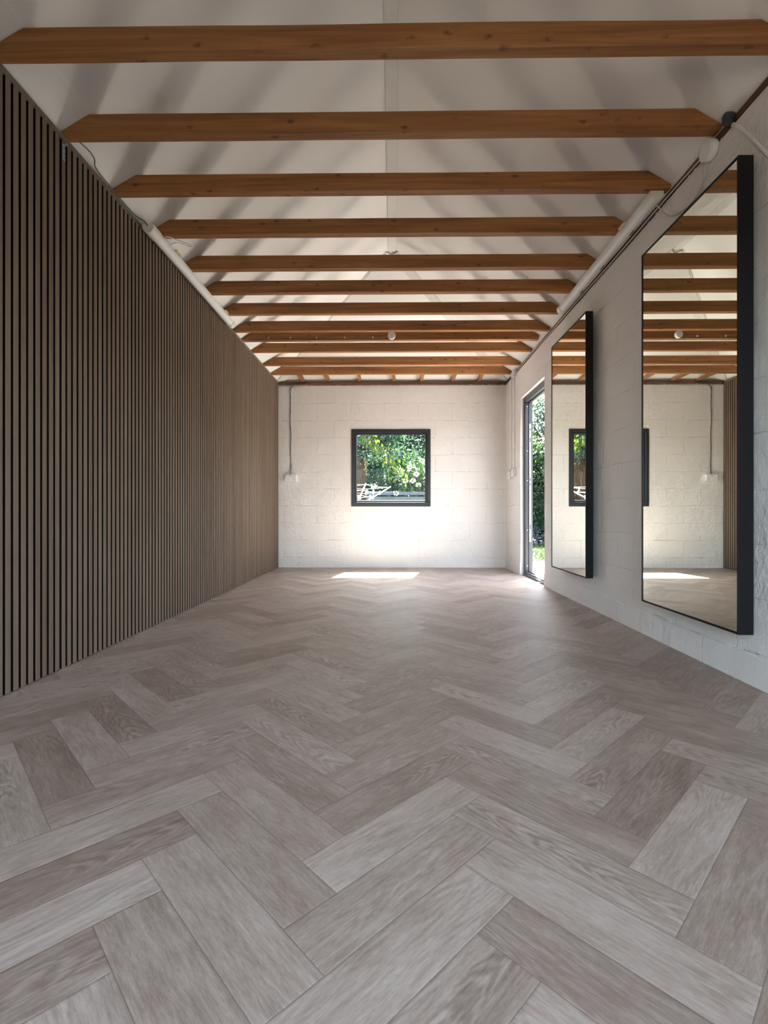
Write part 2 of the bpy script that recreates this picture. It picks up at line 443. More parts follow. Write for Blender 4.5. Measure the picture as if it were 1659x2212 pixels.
# ------------------------------------------------------------------ floor: herringbone planks, one mesh
def build_floor():
    s_ = .16450 / 2
    W = s_ * math.sqrt(2)
    ox, oy = -.434 - 4 * s_, 1.082 - 4 * s_
    shear = -.013
    def w(a, b):
        x = ox + (a - b) * s_; y = oy + (a + b) * s_
        return x, y + shear * (x + .434)
    # tones of planks one can make out in the foreground (floor position -> lighter / darker)
    h, f = .707, 1060.0
    tones = [(110,1650,-1.0),(265,1565,-.9),(200,1850,-.8),(250,1760,.5),(150,1990,.6),(545,1820,-.25),(420,2000,.35),(330,2080,-.1),
             (860,1790,.75),(850,1722,-.6),(620,1690,-.4),(720,1640,.3),(1260,1880,-.7),(1405,1710,-1.0),(1355,1640,-.55),(1300,1590,.25),
             (1490,1815,.6),(1610,1925,-.3),(1230,1825,.15),(1130,1665,-.3),(1280,1975,.35),(1280,2090,-.6),(905,1995,.45),(980,2100,-.1),
             (1180,2195,.9),(500,1650,.1),(300,1660,.0),(880,1900,.0),(1000,1545,-.7),(1240,1700,-.1),(640,2130,.3),(30,1740,.3),(200,1615,.2),(600,1960,-.15),(500,1870,-.2)]
    tw = []
    for u, v, tn in tones:
        Y = h * f / (v - 1110); X = (u - 849) / f * Y
        tw.append((X, Y, tn))
    x0, x1, y0, y1 = XL, XR, YR, YB
    vs, fs, uvs, seed, tone = [], [], [], [], []
    def clip(poly):
        # poly: list of (x,y,u,v)
        for ax, val, sgn in ((0, x0, 1), (0, x1, -1), (1, y0, 1), (1, y1, -1)):
            out = []
            for i in range(len(poly)):
                a, b = poly[i], poly[(i + 1) % len(poly)]
                da, db = (a[ax] - val) * sgn, (b[ax] - val) * sgn
                if da >= 0: out.append(a)
                if da * db < 0:
                    t = da / (da - db); out.append(tuple(p + (q - p) * t for p, q in zip(a, b)))
            poly = out
            if len(poly) < 3: return None
        return poly
    rg = random.Random(11)
    for j in range(-8, 9):
        for k in range(-60, 90):
            for kind in (0, 1):
                if kind == 0: a0, b0, da, db = k + 4 * j, k - 4 * j, 4, 1
                else: a0, b0, da, db = k + 4 + 4 * j, k - 3 - 4 * j, 1, 4
                cs = [(a0, b0), (a0 + da, b0), (a0 + da, b0 + db), (a0, b0 + db)]
                lc = [(0, 0), (da * W, 0), (da * W, db * W), (0, db * W)]
                if kind == 1: lc = [(q, p) for p, q in lc]
                poly = [(*w(*c), *l) for c, l in zip(cs, lc)]
                cx = sum(p[0] for p in poly) / 4; cy = sum(p[1] for p in poly) / 4
                if not (x0 - .6 < cx < x1 + .6 and y0 - .6 < cy < y1 + .6): continue
                sd = rg.random(); tn = rg.uniform(-.75, .65)
                for X, Y, T in tw:
                    # plank that holds the noted spot
                    dx, dy = X - ox, Y - shear * (X + .434) - oy
                    A = (dx + dy) / (2 * s_); B = (dy - dx) / (2 * s_)
                    if a0 <= A < a0 + da and b0 <= B < b0 + db: tn = T
                poly = clip(poly)
                if not poly: continue
                b = len(vs)
                vs += [(p[0], p[1], 0) for p in poly]
                fs.append(tuple(range(b, b + len(poly))))
                uvs += [(p[2], p[3]) for p in poly]
                seed.append(sd); tone.append(tn)
    # underside slab
    me = bpy.data.meshes.new('floor')
    nb = len(vs)
    sx0, sx1, sy0, sy1 = XL - .1, XR + .12, YR - .1, YB + .1
    vs += [(x, y, z) for z in (-.12, -.002) for x, y in ((sx0, sy0), (sx1, sy0), (sx1, sy1), (sx0, sy1))]
    for f_ in ((0, 3, 2, 1), (4, 5, 6, 7), (0, 1, 5, 4), (1, 2, 6, 5), (2, 3, 7, 6), (3, 0, 4, 7)):
        fs.append(tuple(nb + i for i in f_)); uvs += [(.2, .05)] * 4; seed.append(.5); tone.append(0)
    me.from_pydata(vs, [], fs)
    uv = me.uv_layers.new(name='plank')
    uv.data.foreach_set('uv', [c for p in uvs for c in p])
    a = me.attributes.new('seed', 'FLOAT', 'FACE'); a.data.foreach_set('value', seed)
    a = me.attributes.new('tone', 'FLOAT', 'FACE'); a.data.foreach_set('value', tone)
    me.materials.append(M['floor'])
    o = bpy.data.objects.new('floor', me); COL.objects.link(o)
    tag(o, kind='structure')
build_floor()

# ------------------------------------------------------------------ walls
WX0, WX1, WZ0, WZ1 = -.548, .494, .804, 1.822       # window opening
DY0, DY1, DZ1 = 4.815, 5.72, 2.05                   # door opening
T = .12
# window wall
m = MB()
m.box(XL - T, XR + T, YB, YB + T, 0, WZ0).box(XL - T, XR + T, YB, YB + T, WZ1, HW)
m.box(XL - T, WX0, YB, YB + T, WZ0, WZ1).box(WX1, XR + T, YB, YB + T, WZ0, WZ1)
tag(m.build('wall_back', M['wall_back']), kind='structure')
# right wall: a grid with a gently uneven face, door opening left out
def uneven_wall():
    ys = sorted(set([round(YR + i * .06, 3) for i in range(int((YB - YR) / .06) + 1)] + [YB, DY0, DY1]))
    zs = sorted(set([round(i * .06, 3) for i in range(40)] + [HW, DZ1, .128, .136]))
    ys = [y for y in ys if y <= YB]; zs = [z for z in zs if z <= HW]
    idx = {}; mb = MB(); vs = []
    def off(y, z):
        o = .005 * noise.noise(Vector((y * 1.1, z * 1.3, 4.2))) + .003 * noise.noise(Vector((y * 4, z * 4, 1)))
        if z <= .129: o += .007                    # the footing course stands proud
        e = min(1, abs(y - YB) / .08)
        if z >= DZ1 - .001 or True:
            if DY0 - .001 <= y <= DY1 + .001: e *= 1
        return o * e if z > .129 else .007
    fs = []
    for i, y in enumerate(ys):
        for k, z in enumerate(zs):
            idx[i, k] = len(vs); vs.append((XR - off(y, z), y, z))
    for i in range(len(ys) - 1):
        for k in range(len(zs) - 1):
            cy = (ys[i] + ys[i + 1]) / 2; cz = (zs[k] + zs[k + 1]) / 2
            if DY0 < cy < DY1 and cz < DZ1: continue
            fs.append((idx[i, k], idx[i, k + 1], idx[i + 1, k + 1], idx[i + 1, k]))
    mb.add(vs, fs)
    # body of the wall behind the face
    X0, X1 = XR + .004, XR + T
    mb.box(X0, X1, YR - T, DY0, 0, HW).box(X0, X1, DY1, YB, 0, HW).box(X0, X1, DY0, DY1, DZ1, HW)
    # reveal skins joining face and body
    def strip(pts, flip=False):
        v = [];
        for (y, z) in pts: v += [(XR - off(y, z), y, z), (X0 + .001, y, z)]
        mb.add(v, [(2 * i, 2 * i + 1, 2 * i + 3, 2 * i + 2) for i in range(len(pts) - 1)])
    strip([(DY0, z) for z in zs if z <= DZ1]); strip([(DY1, z) for z in zs if z <= DZ1])
    strip([(y, DZ1) for y in ys if DY0 <= y <= DY1])
    strip([(y, HW) for y in ys])
    return mb
tag(uneven_wall().build('wall_right', M['wall_side']), kind='structure')
m = MB().box(XL - T, XL, YR - T, YB, 0, HW)
tag(m.build('wall_left', M['wall_side']), kind='structure')
# wall behind the camera with wide glazed opening
OX0, OX1, OZ = -1.38, 1.34, 2.02
m = MB()
m.box(XL, OX0, YR - T, YR, 0, HW).box(OX1, XR, YR - T, YR, 0, HW).box(OX0, OX1, YR - T, YR, OZ, HW)
m.prism([(XL, HW + .0), (XR, HW + .0), (XR + .02, EAVE), (XRID + .03, ZR + .04), (XRID - .03, ZR + .04), (XL, EAVE)], 'y', YR - T, YR)
tag(m.build('wall_rear', M['wall_back']), kind='structure')
m = MB()
fw = .06
m.box(OX0, OX0 + fw, YR - .09, YR - .02, 0, OZ).box(OX1 - fw, OX1, YR - .09, YR - .02, 0, OZ).box(OX0, OX1, YR - .09, YR - .02, OZ - fw, OZ)
m.box(-.03, .03, YR - .09, YR - .02, 0, OZ - fw).box(OX0, OX1, YR - .09, YR - .02, 0, .04)
o = m.build('door_2', M['anthracite'], bevel=.003)
tag(o, kind='structure')
MB().box(OX0 + fw, -.03, YR - .056, YR - .05, .04, OZ - fw).box(.03, OX1 - fw, YR - .056, YR - .05, .04, OZ - fw).build('pane', M['glass'], o)

# ------------------------------------------------------------------ ceiling
FX = .036                                   # half width of the flat ridge board
zr_ = EAVE + (XRID - FX - XL) * TP
XE = XL; XE2 = 1.50
ZRL = 3.335
def slope_z(x):
    if x < XRID: return EAVE + (x - XE) * (ZRL - EAVE) / (XRID - FX - XE)
    return EAVE + (XE2 - x) * (ZRL - EAVE) / (XE2 - XRID - FX)
YE = YB + .03
m = MB()
g = .05
def sheet(poly):
    n = len(poly)
    vs = list(poly) + [(p[0], p[1], p[2] + .04) for p in poly]
    m.add(vs, [tuple(range(n)), tuple(range(n, 2 * n))] + [(i, (i + 1) % n, n + (i + 1) % n, n + i) for i in range(n)])
Lr = (XRID - FX, YAP, ZRL); Rr = (XRID + FX, YAP, ZRL)
y0 = YR - T
sheet([(XE, y0, EAVE), (XE, YE, EAVE), Lr, (XRID - FX, y0, ZRL)])
sheet([(XE2, y0, EAVE), (XRID + FX, y0, ZRL), Rr, (XE2, YE, EAVE)])
sheet([(XRID - FX, y0, ZRL), Lr, Rr, (XRID + FX, y0, ZRL)])
sheet([(XE, YE, EAVE), (XE2, YE, EAVE), Rr, Lr])
sheet([(XE, y0, EAVE), (XE - .14, y0, HP + .003), (XE - .14, YE + .1, HP + .003), (XE, YE, EAVE)])
sheet([(XE2, y0, EAVE), (XE2, YE, EAVE), (XE2 + .12, YE + .1, HP + .003), (XE2 + .12, y0, HP + .003)])
sheet([(XE2 + .12, y0, HP + .003), (XE2 + .12, YE + .1, HP + .003), (XE2 + .46, YE + .1, HP - .03), (XE2 + .46, y0, HP - .03)])
sheet([(XE, YE, EAVE), (XE - .14, YE + .1, HP + .003), (XE2 + .12, YE + .1, HP + .003), (XE2, YE, EAVE)])
tag(m.build('ceiling', M['ceiling']), kind='structure')
# flat board along the ridge, boards along the two hips
m = MB().box(XRID - FX, XRID + FX, y0 + .15, YAP - .01, ZRL - .012, ZRL - .001)
tag(m.build('trim_1', M['strip'], bevel=.002), kind='structure')
def hip(sx, name):
    a = Vector((XRID + sx * .02, YAP + .02, ZRL - .012)); b = Vector(((XE if sx < 0 else XE2) - sx * .03, YE - .04, EAVE + .006))
    d = (b - a).normalized()
    n1 = Vector((sx * TP, 0, 1)).normalized(); n2 = Vector((0, TP, 1)).normalized()
    nn = (n1 + n2).normalized()
    sd = d.cross(nn).normalized()
    mb = MB()
    for w0, w1, dz0, dz1 in ((-.045, .045, -.012, -.024), (-.06, -.045, -.010, -.018), (.045, .06, -.010, -.018)):
        vs = []
        for p in (a, b):
            for w_, z_ in ((w0, dz0), (w1, dz0), (w1, dz1), (w0, dz1)):
                vs.append(p + sd * w_ + nn * (z_ + .006))
        mb.add(vs, [(0, 1, 2, 3), (4, 5, 6, 7), (0, 1, 5, 4), (1, 2, 6, 5), (2, 3, 7, 6), (3, 0, 4, 7)])
    tag(mb.build(name, M['strip'], bevel=.002), kind='structure')
hip(-1, 'trim_2'); hip(1, 'trim_3')
# rounded plate where ridge and hips meet
# wall plates
m = MB().box(XR - .002, XR + T, YR, YB - .045, HW + .001, HP - .001)
tag(m.build('trim_5', M['plate'], bevel=.002), kind='structure')
m = MB().box(XL, XR + T, YB - .042, YB + T, HW + .001, HP - .001)
tag(m.build('trim_6', M['plate_b'], bevel=.002), kind='structure')
m = MB().box(XL - T, XL, YR, YB - .045, HW + .001, HP - .001)
tag(m.build('trim_7', M['plate'], bevel=.002), kind='structure')

# ------------------------------------------------------------------ tie beams
rear = [1.872, 2.271, 2.671, 3.072, 3.500, 3.873, 4.277, 4.675, 4.93, 5.268, 5.736, 6.109]
blab = ['thick stained pine tie beam nearest the camera, widest across the top of the photo',
        'stained pine tie beam, second from the front, its right end by the grey taped cable end',
        'stained pine tie beam, third from the front, just ahead of both white tube lights',
        'stained pine tie beam, fourth from the front, first one above the white tube lights',
        'stained pine tie beam, fifth from the front, crossing just below the top of the hip',
        'stained pine tie beam, sixth from the front, over the middle of the tube lights',
        'stained pine tie beam, seventh from the front, over the far ends of the tube lights',
        'stained pine tie beam right in front of the one carrying the round white box',
        'darker stained tie beam with a round white box and clipped cable on its face',
        'stained pine tie beam next behind the one with the round white box',
        'stained pine tie beam, second from the window wall',
        'stained pine tie beam nearest the window wall, with short joists behind it']
ZT = HP + .094
for i, yr in enumerate(rear):
    rg = random.Random(100 + i)
    yf = yr - .051
    xl, xr = XL + .008, XR - .006
    if i == 8: xl += .02; xr -= .03
    zb = HP + .001
    # outline sampled along x; ends cut to the roof slope
    def top(x): return min(ZT + .0015 * noise.noise(Vector((x * 1.5, i * 3.1, 0))), slope_z(x) - .0035 if abs(x) > 1.1 else ZT)
    xs = [xl] + [xl + .02 * k for k in range(1, 10)]
    n_ = 44; a, b = xl + .2, xr - .2
    xs += [a + (b - a) * k / n_ for k in range(n_ + 1)] + [xr - .02 * k for k in range(9, 0, -1)] + [xr]
    vs = []
    for x in xs:
        w1 = .0016 * noise.noise(Vector((x * 2.1, i * 7.7, 5)))
        w2 = .0020 * noise.noise(Vector((x * 1.3, i * 5.5, 9)))
        w3 = abs(.0022 * noise.noise(Vector((x * 1.7, i * 2.5, 3)))) if .0 < 1 else 0
        z1 = max(top(x), zb + .006); z0 = zb + (w3 if abs(x) < 1.3 else 0)
        c = .0025
        vs += [(x, yf + w1 + c, z0), (x, yf + w1, z0 + c), (x, yf + w2, z1 - c), (x, yf + w2 + c, z1),
               (x, yr + w2 - c, z1), (x, yr + w2, z1 - c), (x, yr + w1, z0 + c), (x, yr + w1 - c, z0)]
    fs = []
    for q in range(len(xs) - 1):
        for e in range(8):
            fs.append((q * 8 + e, q * 8 + (e + 1) % 8, (q + 1) * 8 + (e + 1) % 8, (q + 1) * 8 + e))
    fs += [tuple(range(8)), tuple((len(xs) - 1) * 8 + e for e in range(8))]
    o = MB().add(vs, fs).build('tie_beam', M['beam'], loc=(0, yr - .025, HP))
    tag(o, blab[i], 'beam', 'stained tie beams across the room')

jl = ['short brown joist above the window wall, leftmost of the seven',
      'short brown joist above the window wall, second from the left, near the black cable',
      'short brown joist above the window wall, third from the left, over the window\'s left edge',
      'short brown joist above the window wall, middle one of the seven',
      'short brown joist above the window wall, over the window\'s right edge',
      'short brown joist above the window wall, second from the right',
      'short brown joist above the window wall, rightmost of the seven']
for x, lb in zip((-1.175, -.84, -.436, .018, .37, .78, 1.126), jl):
    a = .02 * random.uniform(-1, 1)
    y0_, y1_ = 6.1145, YB + .01
    z0, z1 = HP + .002, HP + .06
    vs = []
    for y, dx in ((y0_, a), (y1_, 0)):
        zt = min(z1, EAVE + (YE - y) * .55)
        vs += [(x + dx - .021, y, z0), (x + dx + .021, y, z0), (x + dx + .021, y, zt), (x + dx - .021, y, zt)]
    o = MB().add(vs, [(0, 1, 2, 3), (4, 5, 6, 7), (0, 1, 5, 4), (1, 2, 6, 5), (2, 3, 7, 6), (3, 0, 4, 7)]).build('short_joist', M['jack'], bevel=.002, loc=(x, 6.3, HP))
    tag(o, lb, 'joist', 'short joists over the window wall')

# ------------------------------------------------------------------ slatted cladding on the left wall
root = empty('slatted_wall_cladding', (XL, 3.0, 0), 'wooden slatted wall cladding on black felt covering the whole left wall', 'wall panel')
m = MB(); mc = MB()
P = .0403
y = 1.9214 + P * 0.5 - P * 88
ytop = YB - .006
k = 0
while y < ytop - .02:
    a = y - P / 2 + .0065; b = y + P / 2 - .0065
    ji = (a - .0065 - 2.189) / .605
    if abs(ji - round(ji)) * .605 < P / 2:
        a += .0022
    if a > YR + .01 and b < ytop:
        c = .0012
        m.prism([(XS - .0014, a + .0002), (XS - .0006, a + .0002), (XS, a + c), (XS, b - c), (XS - .0006, b - .0002), (XS - .0014, b - .0002)], 'z', .004, 2.412)
        mc.box(XS - .0115, XS - .0015, a, b, .004, 2.412)
    y += P
m.build('slats', M['slat'], root)
mc.build('slat_cores', M['felt'], root)
MB().box(XL + .001, XS - .0116, YR + .005, YB - .003, .003, 2.415).build('felt_backing', M['felt'], root)
MB().box(XS - .0115, XS + .0005, YR + .02, ytop, 2.4125, 2.427).build('top_strip', M['slat'], root, bevel=.001)
MB().box(XL + .002, XS + .003, YR + .02, ytop, 2.4275, 2.4345).build('edge_trim', M['cable_grey'], root, bevel=.001)

# little zinc bracket hung over the slats
root = empty('metal_bracket', (XS, 2.222, 2.35), 'small zinc angle bracket hanging at the top of the slatted wall', 'bracket')
m = MB().box(XS + .001, XS + .003, 2.2125, 2.2315, 2.318, 2.393).box(XS + .001, XS + .022, 2.2125, 2.2315, 2.391, 2.393)
root = m.build('plate', M['steel'], root, bevel=.0008)
for z in (2.33, 2.352, 2.374):
    MB().tube([(XS + .0025, 2.222, z), (XS + .0036, 2.222, z)], .0026, 10).build('screw_hole', M['hole'], root)

# ------------------------------------------------------------------ window
win = MB()
fw = .058
yf, yb_ = YB - .012, YB + .06
def ring(mb, x0, x1, z0, z1, w_, y0, y1, wb=None):
    wb = w_ if wb is None else wb
    mb.box(x0, x1, y0, y1, z1 - w_, z1).box(x0, x1, y0, y1, z0, z0 + wb)
    mb.box(x0, x0 + w_, y0, y1, z0 + wb, z1 - w_).box(x1 - w_, x1, y0, y1, z0 + wb, z1 - w_)
ring(win, WX0 + .001, WX1 - .001, WZ0 + .001, WZ1 - .001, .044, yf, yb_, .056)
window = win.build('window_1', M['anthracite'], bevel=.004, seg=3)
tag(window, kind='structure')
sash = MB(); ring(sash, WX0 + .044, WX1 - .044, WZ0 + .056, WZ1 - .044, .026, YB + .004, YB + .05)
sash.build('sash_bead', M['anthracite'], window, bevel=.006, seg=2)
gx0, gx1, gz0, gz1 = WX0 + .070, WX1 - .070, WZ0 + .083, WZ1 - .070
gs = MB(); ring(gs, gx0 - .001, gx1 + .001, gz0 - .001, gz1 + .001, .004, YB + .018, YB + .026)
gs.build('gasket', M['seal'], window)
MB().box(gx0 - .004, gx1 + .004, YB + .026, YB + .030, gz0 - .004, gz1 + .004).build('pane', M['glass'], window)
MB().prism([(YB + .05, WZ0 + .070), (YB + .17, WZ0 + .055), (YB + .17, WZ0 + .035), (YB + .05, WZ0 + .045)], 'x', WX0 - .02, WX1 + .02).build('outer_sill', M['plastic'], window, bevel=.003)

# ------------------------------------------------------------------ door frame (leaf opened right out of view)
m = MB()
X0, X1 = XR + .038, XR + T + .005
JW = .058
m.box(X0, X1, DY1 - JW, DY1 - .001, .0, DZ1 - .001).box(X0, X1, DY0 + .001, DY0 + JW, 0, DZ1 - .001).box(X0, X1, DY0 + JW, DY1 - JW, DZ1 - JW, DZ1 - .001)
# rebate steps on the inner faces
m.box(X0 + .040, X1 - .02, DY1 - JW - .012, DY1 - JW, .045, DZ1 - JW).box(X0 + .040, X1 - .02, DY0 + JW, DY0 + JW + .012, .045, DZ1 - JW)
m.box(X0 + .040, X1 - .02, DY0 + JW, DY1 - JW, DZ1 - JW - .012, DZ1 - JW)
m.box(X0 + .008, X0 + .014, DY1 - JW - .004, DY1 - JW, .045, DZ1 - JW)
door = m.build('door_1', M['anthracite'], bevel=.003)
tag(door, kind='structure')
m = MB().box(X0 - .012, X1 + .02, DY0 + .002, DY1 - .002, .001, .022).box(X0 + .006, X1 - .006, DY0 + JW, DY1 - JW, .022, .036).box(X0 + .04, X1 - .03, DY0 + JW, DY1 - JW, .036, .046)
m.build('threshold', M['anth_light'], door, bevel=.003)
yk = DY1 - JW - .0125
kp = MB().box(X0 + .043, X0 + .064, yk - .003, yk, .385, 1.74).build('keep_plate', M['steel'], door, bevel=.001)
sl = MB()
for z0, z1 in ((.53, .585), (1.03, 1.06), (1.085, 1.12), (1.53, 1.58), (1.66, 1.69)):
    sl.box(X0 + .049, X0 + .058, yk - .0036, yk - .0028, z0, z1)
sl.build('latch_slot', M['hole'], kp)
for z in (.62, .98, 1.46):
    MB().tube([(X0 + .0535, yk - .0042, z), (X0 + .0535, yk - .0025, z)], .0045, 10).build('fixing_hole', M['hole'], kp)
for z in (.11, .52, 1.09, 1.43, 1.94):
    MB().tube([(X0 + .026, DY1 - JW - .003, z), (X0 + .026, DY1 - JW + .001, z)], .0042, 10).build('screw', M['screw'], door)

# ------------------------------------------------------------------ mirrors
def mirror(y0, y1, z0, z1, xf, xb, label):
    root = empty('wall_mirror', (xb, (y0 + y1) / 2, z0), label, 'mirror', 'tall black framed wall mirrors')
    m = MB(); lip = .010
    # four mitred rails
    def rail(a, b, c, d):      # outer a->b, inner d->c in (y,z)
        vs = [(xf, *a), (xf, *b), (xf, *c), (xf, *d), (xb, *a), (xb, *b), (xb, *c), (xb, *d)]
        m.add(vs, [(0, 1, 2, 3), (4, 5, 6, 7), (0, 1, 5, 4), (1, 2, 6, 5), (2, 3, 7, 6), (3, 0, 4, 7)])
    A, B, C_, D = (y0, z0), (y1, z0), (y1, z1), (y0, z1)
    a, b, c, d = (y0 + lip, z0 + lip), (y1 - lip, z0 + lip), (y1 - lip, z1 - lip), (y0 + lip, z1 - lip)
    rail(A, B, b, a); rail(B, C_, c, b); rail(C_, D, d, c); rail(D, A, a, d)
    m.build('frame', M['black'], root, bevel=.0012)
    MB().box(xf + .003, xf + .009, y0 + lip - .001, y1 - lip + .001, z0 + lip - .001, z1 - lip + .001).build('mirror_glass', M['mirror'], root)
    MB().box(xf + .010, xf + .016, y0 + lip, y1 - lip, z0 + lip, z1 - lip).build('backing_board', M['felt'], root)
    MB().box(xb - .012, XR - .003, y0 + .08, y1 - .08, z1 - .18, z1 - .12).build('hanging_batten', M['black'], root)
    MB().box(xb - .012, XR - .003, y0 + .08, y1 - .08, z0 + .12, z0 + .18).build('hanging_batten', M['black'], root)
mirror(2.000, 2.775, .217, 2.158, 1.396, 1.457, 'large black framed mirror on the white wall, the one nearer the camera')
mirror(3.570, 4.345, .240, 2.175, 1.396, 1.449, 'tall black framed mirror on the white wall, the farther one beside the doorway')

# ------------------------------------------------------------------ tube lights
def batten(xc, y0, y1, label, tilt):
    root = empty('batten_light', (xc, (y0 + y1) / 2, HP), label, 'light fitting', 'white tube lights under the beam ends')
    def prof(w, h, top=HP - .0015, n=40):
        pts = [(xc - w / 2, top), (xc - w / 2, top - .010)]
        for k in range(n + 1):
            t = math.pi * k / n
            pts.append((xc - w / 2 * math.cos(t), top - .010 - (h - .010) * math.sin(t)))
        pts += [(xc + w / 2, top)]
        return pts
    ecl = .095
    MB().prism(prof(.064, .046), 'y', y0 + ecl, y1 - .06, False).build('diffuser', M['plastic'], root)
    for a, b in ((y0, y0 + ecl + .002), (y1 - .062, y1)):
        MB().prism(prof(.070, .050), 'y', a, b, False).build('end_cap', M['cap'], root)
    s = 1 if xc < 0 else -1
    for y in (y0 + .28, y1 - .30):
        MB().box(xc + s * .036, xc + s * .050, y, y + .07, HP - .012, HP - .0015).build('mounting_clip', M['clip'], root, bevel=.002)
    return root
bl = batten(-1.462, 2.91, 4.43, 'white tube light along the top of the slatted wall', 1)
m = MB().tube(catmull([(-1.43, 3.05, 2.425), (-1.40, 3.04, 2.432), (-1.34, 3.10, 2.4335), (-1.30, 3.14, 2.433), (-1.32, 3.15, 2.4325), (-1.37, 3.10, 2.430), (-1.425, 3.12, 2.424)]), .0028, 8)
m.build('cable_loop', M['plastic'], bl)
br_ = batten(1.412, 2.64, 4.15, 'white tube light along the top of the white right hand wall', -1)

# ------------------------------------------------------------------ cables and boxes
def cable(pts, r, mat, label, k=6, name='cable'):
    return tag(MB().tube(catmull(pts, k), r, 8).build(name, mat), label, 'cable')
cable([(-1.456, 2.262, 2.434), (-1.452, 2.33, 2.441), (-1.462, 2.385, 2.444), (-1.492, 2.45, 2.442), (-1.499, 2.60, 2.4395), (-1.499, 2.78, 2.439), (-1.488, 2.85, 2.438), (-1.470, 2.88, 2.436), (-1.464, 2.908, 2.425)],
      .0032, M['cable_grey'], 'thin grey cable looping from a beam end to the left tube light')
# black cable and socket on the window wall
yw = YB - .007
pts = [(-1.352, yw, 1.222)]
for i in range(1, 11):
    z = 1.222 + i * .112
    pts.append((-1.352 + .003 * math.sin(i * 1.7) + (.004 if i < 6 else .0), yw, z))
pts += [(-1.340, yw, 2.372), (-1.318, yw - .004, 2.396), (-1.28, YB - .047, 2.412), (-1.21, YB - .047, 2.418), (-1.12, YB - .047, 2.414)]
c = cable(pts, .0038, M['cable_dark'], 'black cable clipped down the window wall to the double socket')
for z in (1.33, 1.56, 1.83, 2.05, 2.24, 2.345):
    MB().box(-1.358, -1.343, YB - .013, YB - .001, z, z + .006).build('clip', M['cable_dark'], c, bevel=.001)

def double_socket():
    x0, x1, z0, z1 = -1.417, -1.266, 1.130, 1.221
    root = empty('double_socket', ((x0 + x1) / 2, YB, (z0 + z1) / 2), 'white double power socket on the window wall near the slats', 'socket')
    MB().box(x0 + .003, x1 - .003, YB - .034, YB - .001, z0 + .003, z1 - .003).build('back_box', M['plastic'], root, bevel=.003)
    root = MB().box(x0, x1, YB - .044, YB - .0345, z0, z1).build('face_plate', M['plastic'], root, bevel=.003)
    yh = YB - .0448
    for cx in (x0 + .037, x1 - .037):
        for dx, dz, w, h in ((0, .052, .004, .008), (-.011, .026, .006, .004), (.011, .026, .006, .004)):
            MB().box(cx + dx - w / 2, cx + dx + w / 2, yh, yh + .001, z0 + dz - h / 2, z0 + dz + h / 2).build('pin_hole', M['hole'], root)
    for cx in (x0 + .012, x1 - .012):
        MB().box(cx - .006, cx + .006, yh - .003, yh + .002, z1 - .034, z1 - .012).build('rocker_switch', M['plastic'], root, bevel=.001)
    for cx in (x0 + .066, x1 - .066):
        MB().box(cx - .005, cx + .005, yh, yh + .001, z1 - .022, z1 - .016).build('indicator', M['hole'], root)
double_socket()

# socket and switch on the right wall, with painted cables up to a small box
def wall_box(y0, y1, z0, z1, d, name, label, cat, kind):
    xw = XR - .004
    root = empty(name, (xw, (y0 + y1) / 2, (z0 + z1) / 2), label, cat)
    MB().box(xw - d, xw, y0 + .002, y1 - .002, z0 + .002, z1 - .002).build('back_box', M['plastic'], root, bevel=.003)
    root = MB().box(xw - d - .009, xw - d - .0005, y0, y1, z0, z1).build('face_plate', M['plastic'], root, bevel=.003)
    xh = xw - d - .0095
    cy = (y0 + y1) / 2; cz = (z0 + z1) / 2
    if kind == 'socket':
        for dy, dz, a, b in ((0, .010, .004, .008), (-.011, -.014, .006, .004), (.011, -.014, .006, .004)):
            MB().box(xh, xh + .001, cy + dy - a / 2, cy + dy + a / 2, cz + dz - b / 2, cz + dz + b / 2).build('pin_hole', M['hole'], root)
    else:
        MB().box(xh - .003, xh + .002, cy - .006, cy + .006, cz - .012, cz + .012).build('rocker_switch', M['plastic'], root, bevel=.001)
wall_box(6.06, 6.205, 1.140, 1.232, .030, 'wall_socket', 'white socket on the right wall, the one nearer the far corner', 'socket', 'socket')
wall_box(5.90, 5.985, 1.155, 1.25, .030, 'light_switch', 'white switch box on the right wall between the socket and the doorway', 'light switch', 'switch')
xw = XR - .010
def wob_line(y, z0, z1, sd):
    return [(xw + .001 * math.sin(sd + q), y + .004 * math.sin(sd * 3 + q * 1.3), z0 + (z1 - z0) * q / 10) for q in range(11)]
c1 = cable(wob_line(6.10, 1.233, 2.37, 1.0), .0042, M['cable_paint'], 'paint covered cable running down to the white wall socket')
c2 = cable(wob_line(5.945, 1.251, 2.345, 2.2), .0042, M['cable_paint'], 'paint covered cable running down to the white light switch')
m = MB().box(XR - .045, XR - .003, 5.90, 6.00, 2.352, 2.432)
tag(m.build('cable_box', M['plastic'], bevel=.012, seg=3), 'small white cable box at the top of the right wall above the light switch', 'cable box')

